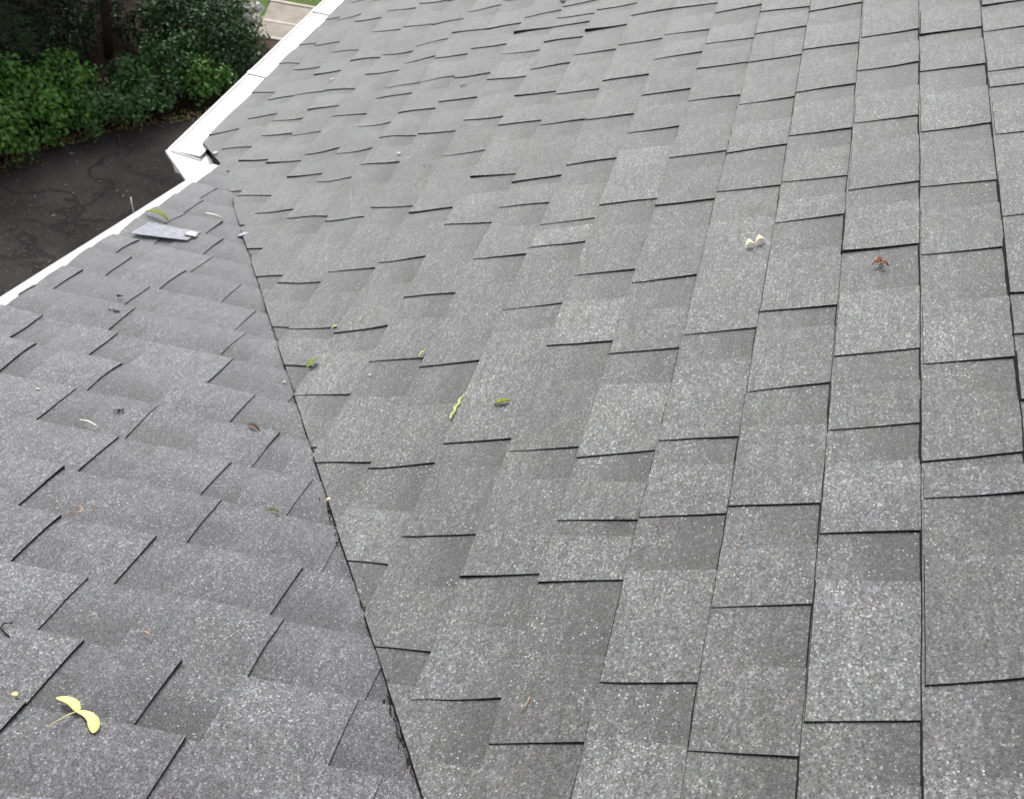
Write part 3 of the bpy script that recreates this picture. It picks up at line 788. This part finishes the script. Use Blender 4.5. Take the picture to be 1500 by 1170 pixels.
def blade(fr, prof, bend=0., thick=.0008, cup=.15, n0=0.):
    """leaf-like plate: prof = [(along, half-width left, half-width right, side shift)]"""
    p, a, b, n = fr; V, F = [], []
    L = prof[-1][0]
    for x, l, r, sft in prof:
        z = n0 + bend * math.sin(math.pi * x / L) if L else 0
        for q, zz in ((l, cup * l), (0, 0), (-r, cup * r)): V.append(p + a * x + b * (sft + q) + n * (z + zz))
    m_ = len(prof); nb = len(V)
    V += [v - n * thick for v in V]
    for i in range(m_ - 1):
        for j in range(2):
            q = (i * 3 + j, i * 3 + j + 1, (i + 1) * 3 + j + 1, (i + 1) * 3 + j)
            F.append(q); F.append(tuple(nb + t for t in reversed(q)))
        for j in (0, 2):
            q = (i * 3 + j, (i + 1) * 3 + j, nb + (i + 1) * 3 + j, nb + i * 3 + j); F.append(q if j == 0 else tuple(reversed(q)))
    for i in (0, m_ - 1):
        F.append((i * 3, i * 3 + 1, nb + i * 3 + 1, nb + i * 3)); F.append((i * 3 + 1, i * 3 + 2, nb + i * 3 + 2, nb + i * 3 + 1))
    return V, F
def mid(V): return sum((Vector(v) for v in V), Vector((0, 0, 0))) / len(V)
def single(name, label, cat, V, F, mat, group=None, smooth_=True):
    o = obj(name, V, F, mat, smooth=smooth_, origin=mid(V)); return tag(o, label, cat, group)
def twig(name, label, fr, pts, r, mat, cat='twig', group=None):
    p, a, b, n = fr; V, F = [], []
    tube(V, F, [p + a * x + b * y + n * z for x, y, z in pts], r, 6)
    return single(name, label, cat, V, F, mat, group)

# the big yellow winged maple seed
fr = frame_L(-2.380, -.893, 0, .0145)
root = empty('maple_seed', fr[0]); tag(root, 'yellow twin-winged maple seed with thin stem lying on the narrow slope', 'seed')
PXU = .00083
def wing(pts, name):
    # pts: outline rows (centre x, centre y, half width, direction) in photo-plane millimetres laid on the slope
    p, a, b, n = fr; V, F = [], []
    for i, (x, y, nx, ny, hw, z) in enumerate(pts):
        for q in (-1, 0, 1): V.append(p + a * (x + nx * hw * q) + b * (y + ny * hw * q) + n * (z + .0012 * abs(q)))
    nb = len(V); V += [v - n * .0008 for v in V]
    for i in range(len(pts) - 1):
        for j in range(2):
            q = (i * 3 + j, i * 3 + j + 1, (i + 1) * 3 + j + 1, (i + 1) * 3 + j); F.append(q); F.append(tuple(nb + t for t in reversed(q)))
        for j in (0, 2):
            q = (i * 3 + j, (i + 1) * 3 + j, nb + (i + 1) * 3 + j, nb + i * 3 + j); F.append(q if j == 0 else tuple(reversed(q)))
    return obj(name, V, F, 'samara', root, smooth=True)
mm_ = .0014
def rows(L): return [(x * mm_, y * mm_, nx, ny, h * mm_, z * mm_) for x, y, nx, ny, h, z in L]
def stretch(L, fx, fy): return [(x * fx, y * fy, nx, ny, h, z) for x, y, nx, ny, h, z in L]
wing(rows(stretch([(0, 0, .5, .8, 2.2, 1), (-3, 4, .6, .8, 4.0, 2.0), (-7, 9, .5, .85, 5.2, 3.0), (-13, 13, .25, .95, 5.0, 3.2), (-20, 14.5, .05, 1, 4.0, 2.4), (-26, 14, 0, 1, 2.6, 1.4), (-30, 13.2, 0, 1, .8, .8)], .88, .55)), 'wing')
wing(rows(stretch([(0, 0, .4, .9, 2.2, 1), (6, -1, .2, .97, 3.6, 2.0), (12, -4, .35, .94, 4.8, 3.0), (18, -11, .6, .8, 5.6, 3.4), (21, -18, .8, .6, 5.6, 2.8), (23, -24, .9, .4, 4.6, 2.0), (24, -29, .97, .2, 2.8, 1.2), (24, -31, 1, 0, 1.0, .8)], 1.06, .62)), 'wing')
V, F = [], []
p, a, b, n = fr
tube(V, F, [p + a * x * mm_ + b * y * mm_ + n * z * mm_ for x, y, z in ((-1, -1, 1.4), (-5, -9, 2.4), (-9, -18, 1.6), (-14, -29, .5))], [.0009, .0008, .0007, .0005], 6)
obj('stem', V, F, 'yellowstem', root, smooth=True)

# leaves on the main slope
L_ = .001
V, F = blade(frame_R(-1.30, .928, 1.05), [(0, .0007, .0007, 0), (.016, .0009, .0009, 0), (.020, .006, .006, 0), (.027, .0115, .011, .001), (.036, .0125, .011, .003), (.044, .008, .008, .004), (.049, .0012, .0012, .006)], .003, .0008, .22)
single('green_leaf', 'curled olive green leaf with stalk beside the valley', 'leaf', V, F, 'greenleaf')
V, F = blade(frame_R(-1.512, 1.364, 1.45, .010), [(0, .0006, .0006, 0), (.010, .0028, .0022, .001), (.020, .0016, .0030, -.002), (.030, .0042, .0030, .001), (.042, .0024, .0036, -.002), (.054, .0034, .0016, .002), (.066, .0012, .0022, 0), (.076, .0005, .0005, .002)], .003, .003, .5)
single('catkin', 'yellow green catkin pointing along the shingle courses', 'catkin', V, F, 'catkin')
V, F = blade(frame_R(-1.478, 1.445, .02, .010), [(0, .0006, .0006, 0), (.008, .004, .004, 0), (.018, .006, .006, 0), (.028, .005, .005, .001), (.036, .0008, .0008, .002)], .004, .001, .35)
single('leaf_curl', 'small olive leaf curl next to the catkin', 'leaf', V, F, 'moss')
for i, (u, v, an) in enumerate(((-1.284, 1.213, 1.0), (-1.129, .926, .6))):
    V, F = blade(frame_R(u, v, an, .010), [(0, .0008, .0008, 0), (.010, .0028, .0028, 0), (.022, .0006, .0006, .001)], .004, .0008, .3)
    single('bud_scale', ('pale green bud scale at the end of a tab above the catkin', 'pale green bud scale at a tab end above the curled leaf')[i], 'bud scale', V, F, 'catkin', 'bud scales')
# papery beige husk with two lobes
root = empty('husk', PR(-1.053, 1.908, .01)); tag(root, 'papery beige seed husk of two lobes on the main slope', 'husk')
for du, dv_, s in ((-.003, -.012, 1.0), (.006, .008, 1.1)):
    V, F = blade(frame_R(-1.053 + du, 1.902 + dv_, .3, .010), [(0, .001, .001, 0), (.004, .006, .006, 0), (.011, .008, .007, 0), (.017, .004, .004, 0), (.021, .0008, .0008, 0)], .009, .001, .4)
    obj('lobe', V, F, 'beige', root, smooth=True)
root = empty('dry_leaf', PR(-1.191, 2.159, .01)); tag(root, 'crumpled red brown dry leaf on the main slope right of the husk'.replace(' right of the husk', ', upslope of the husk'), 'leaf')
for du, dv_, an, L in ((0, -.010, .1, .022), (.004, 0, .8, .016), (-.003, .004, -.5, .018)):
    V, F = blade(frame_R(-1.191 + du, 2.152 + dv_, an, .010), [(0, .0008, .0008, 0), (L * .3, .004, .005, 0), (L * .7, .005, .003, .001), (L, .0006, .0006, .002)], .006, .0008, .7)
    obj('lobe', V, F, 'redbrown', root, smooth=True)
twig('leaf_stalk', 'thin tan curved leaf stalk alone on a wide tab', frame_R(-2.182, 1.694, 1.1, .011), [(0, 0, 0), (.008, -.002, .002), (.016, -.001, .002), (.024, .003, 0)], .0008, 'tan', 'stalk')
for i, (u, v, c) in enumerate(((-1.815, 1.757, 7), (-1.828, 1.852, 8), (.168, .859, 12), (-.358, .906, 8), (-1.88, 1.968, 3))):
    rr = random.Random(i + 60); V, F = [], []
    for _ in range(c):
        f2 = frame_R(u + rr.gauss(0, .006), v + rr.gauss(0, .014 if i == 1 else .009), rr.uniform(0, 6), .010)
        tube(V, F, [f2[0], f2[0] + f2[1] * rr.uniform(.003, .008) + f2[3] * .001], [.0009, .0004], 4)
    o = single('dirt_clump', ('small brown debris clump along a tab edge above the tan stalk', 'scattered reddish debris clump one tab upslope of another clump', 'dark debris clump on the far part of the main slope', 'tiny dark debris clump below the white speck', 'tan debris crumbs on the near wide tabs')[i], 'debris', V, F, ('brown', 'redbrown', 'debris', 'debris', 'tan')[i], None, False)
# pale chips and sealant spots
def chip(u, v, r, mat, label, name='pale_chip', cat='chip', L=False, flat_=.5, seed=1, group=None):
    rr = random.Random(seed); fr2 = frame_L(u, v, 0, .015) if L else frame_R(u, v, 0, .010)
    p, a, b, n = fr2; V = [p + n * r * flat_]; F = []; k = 9
    for ring, (rad, z) in enumerate(((.6, flat_ * .85), (1.0, 0))):
        for j in range(k):
            an = 2 * math.pi * j / k; q = rad * r * (1 + .35 * rr.uniform(-1, 1))
            V.append(p + a * math.cos(an) * q * 1.25 + b * math.sin(an) * q + n * r * z)
    for j in range(k):
        F.append((0, 1 + j, 1 + (j + 1) % k)); F.append((1 + j, 1 + k + j, 1 + k + (j + 1) % k, 1 + (j + 1) % k))
    F.append(tuple(1 + k + j for j in reversed(range(k))))
    return single(name, label, cat, V, F, mat, group)
chip(.745, 1.096, .033, 'seal', 'chalky white sealant blob near the lifted far tabs', 'sealant_blob', 'sealant', flat_=.18, seed=2)
chip(.440, 1.590, .034, 'seal', 'chalky white sealant blob on the far upper tabs', 'sealant_blob', 'sealant', flat_=.16, seed=3)
chip(-.238, .778, .0058, 'bone', 'single white chip in the middle of the main slope', seed=4)
chip(-1.329, 1.11, .0028, 'bone', 'white sliver between two tabs beside the pale green bud scale', seed=5, flat_=.3)
chip(.528, .215, .008, 'bone', 'white chip on the main slope close to the long gutter', seed=6)
chip(.10, -.075, .010, 'seal', 'pale smear by the gutter corner on the main slope', 'sealant_smear', 'sealant', seed=7, flat_=.1)
chip(-1.656, -.379, .0035, 'bone', 'tiny white chip on the narrow slope toward the verge', L=True, seed=8)
chip(-1.335, -.762, .0035, 'bone', 'tiny white chip on the narrow slope hard by the valley', L=True, seed=9)
chip(-2.385, -.806, .0042, 'petalyel', 'pale yellow petal flake left of the maple seed'.replace('left of', 'near'), 'petal', 'petal', L=True, seed=10, flat_=.25)
chip(-1.722, -1.008, .0065, 'beige', 'small round cream pebble in the valley line', 'pebble', 'pebble', L=True, seed=12, flat_=.9)

# bits on the wing slope
twig('bleached_twig', 'short bleached twig lying across the narrow slope', frame_L(-1.722, -.528, -.12, .018), [(-.024, 0, 0), (-.008, .003, .002), (.004, .001, .002), (.020, -.004, .001)], [.0012, .0019, .0017, .0012], 'bone')
V, F = blade(frame_L(-1.552, -.772, -.7, .017), [(0, .0008, .0008, 0), (.006, .005, .003, -.002), (.014, .006, .004, -.001), (.022, .004, .003, .003), (.032, .0008, .0008, .010)], .006, .0008, .6)
single('dry_leaf', 'curled dark brown leaf on the narrow slope near the valley', 'leaf', V, F, 'brown')
twig('leaf_stalk', 'hooked thin pinkish stalk on the narrow slope', frame_L(-1.985, -.655, 0, .018), [(-.012, .016, 0), (-.002, .017, .003), (.007, .010, .004), (.006, 0, .004), (-.004, -.009, .002), (-.013, -.012, 0)], .0009, 'tan', 'stalk')
twig('leaf_stalk', 'very short tan stalk on the pale tab of the narrow slope', frame_L(-2.204, -.898, -.4, .018), [(-.007, 0, 0), (0, .0015, .002), (.007, 0, 0)], .0009, 'tan', 'stalk')
twig('dark_twig', 'dark hooked twig at the lower verge side near the maple seed', frame_L(-2.283, -.725, 0, .017), [(.0, .016, 0), (-.008, .008, .002), (-.006, -.004, .002), (.006, -.010, .001), (.013, -.012, 0)], .0013, 'debris')
rr = random.Random(4); V, F = [], []
f2 = frame_L(-1.813, -.934, 0, .017)
for x0, y0, x1_, y1_ in ((-.009, .002, .002, .004), (.0, .004, .010, .001), (.004, .003, .006, -.010), (-.004, .002, -.010, -.010), (.009, .001, .004, .006)):
    tube(V, F, [f2[0] + f2[1] * x0 + f2[2] * y0, f2[0] + f2[1] * x1_ + f2[2] * y1_ + f2[3] * .003], [.0014, .0006], 5)
single('seed_sprig', 'tiny dark sprig with spread legs on the narrow slope', 'sprig', V, F, 'moss', None, False)
for i, (x, y) in enumerate(((-1.176, -.284), (-1.648, -.547), (-1.25, -.31))):
    V, F = [], []; rr = random.Random(i + 90)
    for _ in range(7):
        f2 = frame_L(x + rr.gauss(0, .004), y + rr.gauss(0, .006), rr.uniform(0, 6), .016)
        tube(V, F, [f2[0], f2[0] + f2[1] * rr.uniform(.004, .010)], [.0014, .0006], 4)
    single('dirt_clump', ('dark crumb clump at a tab end close to the verge', 'dark crumb clump above the bleached twig', 'dark crumb clump next to another near the verge')[i], 'debris', V, F, 'debris', None, False)
V, F = blade(frame_L(-.640, -.058, -.12, .018), [(0, .0008, .0008, 0), (.018, .010, .008, 0), (.040, .013, .011, 0), (.062, .009, .008, -.002), (.082, .001, .001, -.004)], .010, .001, .35)
single('mossy_leaf', 'moss green leaf lying against the white verge trim', 'leaf', V, F, 'moss')
twig('dry_stalk', 'pale upright stalk standing by the verge trim', frame_L(-.665, -.045, 0, .004), [(0, 0, 0), (-.012, .004, .028), (-.020, .006, .050)], [.0012, .0011, .0022], 'bone', 'stalk')
V, F = [], []
f2 = frame_L(-1.40, -.070, 0, .002)
tube(V, F, [f2[0], f2[0] + f2[3] * .022 + f2[1] * .004, f2[0] + f2[3] * .036 - f2[1] * .002], [.0012, .0011, .0028], 5)
single('seedling', 'tiny yellowish seedling sprouting at the verge trim', 'seedling', V, F, 'petalyel')
# pale plate and end piece painting a shingle's reflection; sliver near the valley foot
p0 = [PL(.80 / cL, -.105, .0150), PL(.69 / cL, -.100, .0150), PL(.655 / cL, -.238, .0165), PL(.735 / cL, -.236, .0150)]
V = []; 
for i in range(7):
    t_ = i / 6; z = Vector((0, 0, .0015 * t_ ** 3))
    V += [p0[0].lerp(p0[3], t_) + z, p0[1].lerp(p0[2], t_) + z * 1.3]
nb = len(V); V += [v - Vector((0, 0, .0016)) for v in V]; F = []
for i in range(6):
    q = (2 * i, 2 * i + 1, 2 * i + 3, 2 * i + 2); F += [q, tuple(nb + t for t in reversed(q)), (2 * i, 2 * i + 2, nb + 2 * i + 2, nb + 2 * i), (2 * i + 1, nb + 2 * i + 1, nb + 2 * i + 3, 2 * i + 3)]
F += [(0, nb, nb + 1, 1), (12, 13, nb + 13, nb + 12)]
single('shingle_glint_plate', 'pale plate imitating light reflected by a shingle near the verge trim', 'highlight', V, F, 'paleshingle', None, False)
V, F = blade(frame_L(-.700, -.214, .15, .0180), [(0, .018, .014, 0), (.010, .020, .015, 0), (.024, .019, .014, .002), (.030, .012, .012, .004)], .003, .0012, .05)
single('glint_end_plate', 'whitish end piece imitating the brightest part of the shingle reflection', 'scrap', V, F, 'seal')  # white end piece stands for the bright end of the reflection
twig('bleached_twig', 'white splinter near the foot of the valley', frame_L(-.510, -.214, -.10, .020), [(-.032, 0, 0), (0, .002, .003), (.030, .002, 0)], [.0022, .0034, .0018], 'bone', 'splinter')
V, F = blade(frame_L(-.590, -.318, .4, .014), [(0, .004, .004, 0), (.014, .014, .012, 0), (.030, .016, .012, .002), (.044, .010, .008, .004), (.052, .002, .002, .006)], .016, .003, -.4)
o = single('lifted_shingle_scrap', 'pale curled shingle scrap at the top of the valley line', 'shingle scrap', V, F, 'paleshingle')
# grit and needles caught along the valley
rr = random.Random(77); V, F = [], []
for _ in range(1000):
    t_ = rr.random() ** .8
    x = -.30 - 2.5 * t_; hot = 1 + 2.2 * (abs(x + 1.78) < .06) + 2.5 * (x < -2.15)
    y = VY * x + .003 + abs(rr.gauss(0, .0022)) * hot
    v_ = -y / cR - 0
    p = Vector((x, y, -x * math.tan(TL) + .010 + rr.uniform(-.002, .003)))
    dvec = (Vector((-1, -VY, -.1)) * rr.choice((-1, 1)) + Vector((rr.gauss(0, .22), rr.gauss(0, .22), rr.uniform(0, .12)))).normalized()
    tube(V, F, [p, p + dvec * rr.uniform(.004, .016)], [rr.uniform(.0008, .0017), .0006], 4)
o = obj('valley_debris', V, F, 'debris'); o['kind'] = 'stuff'; o['label'] = 'dark grit and needles caught along the valley cut'; o['category'] = 'debris'
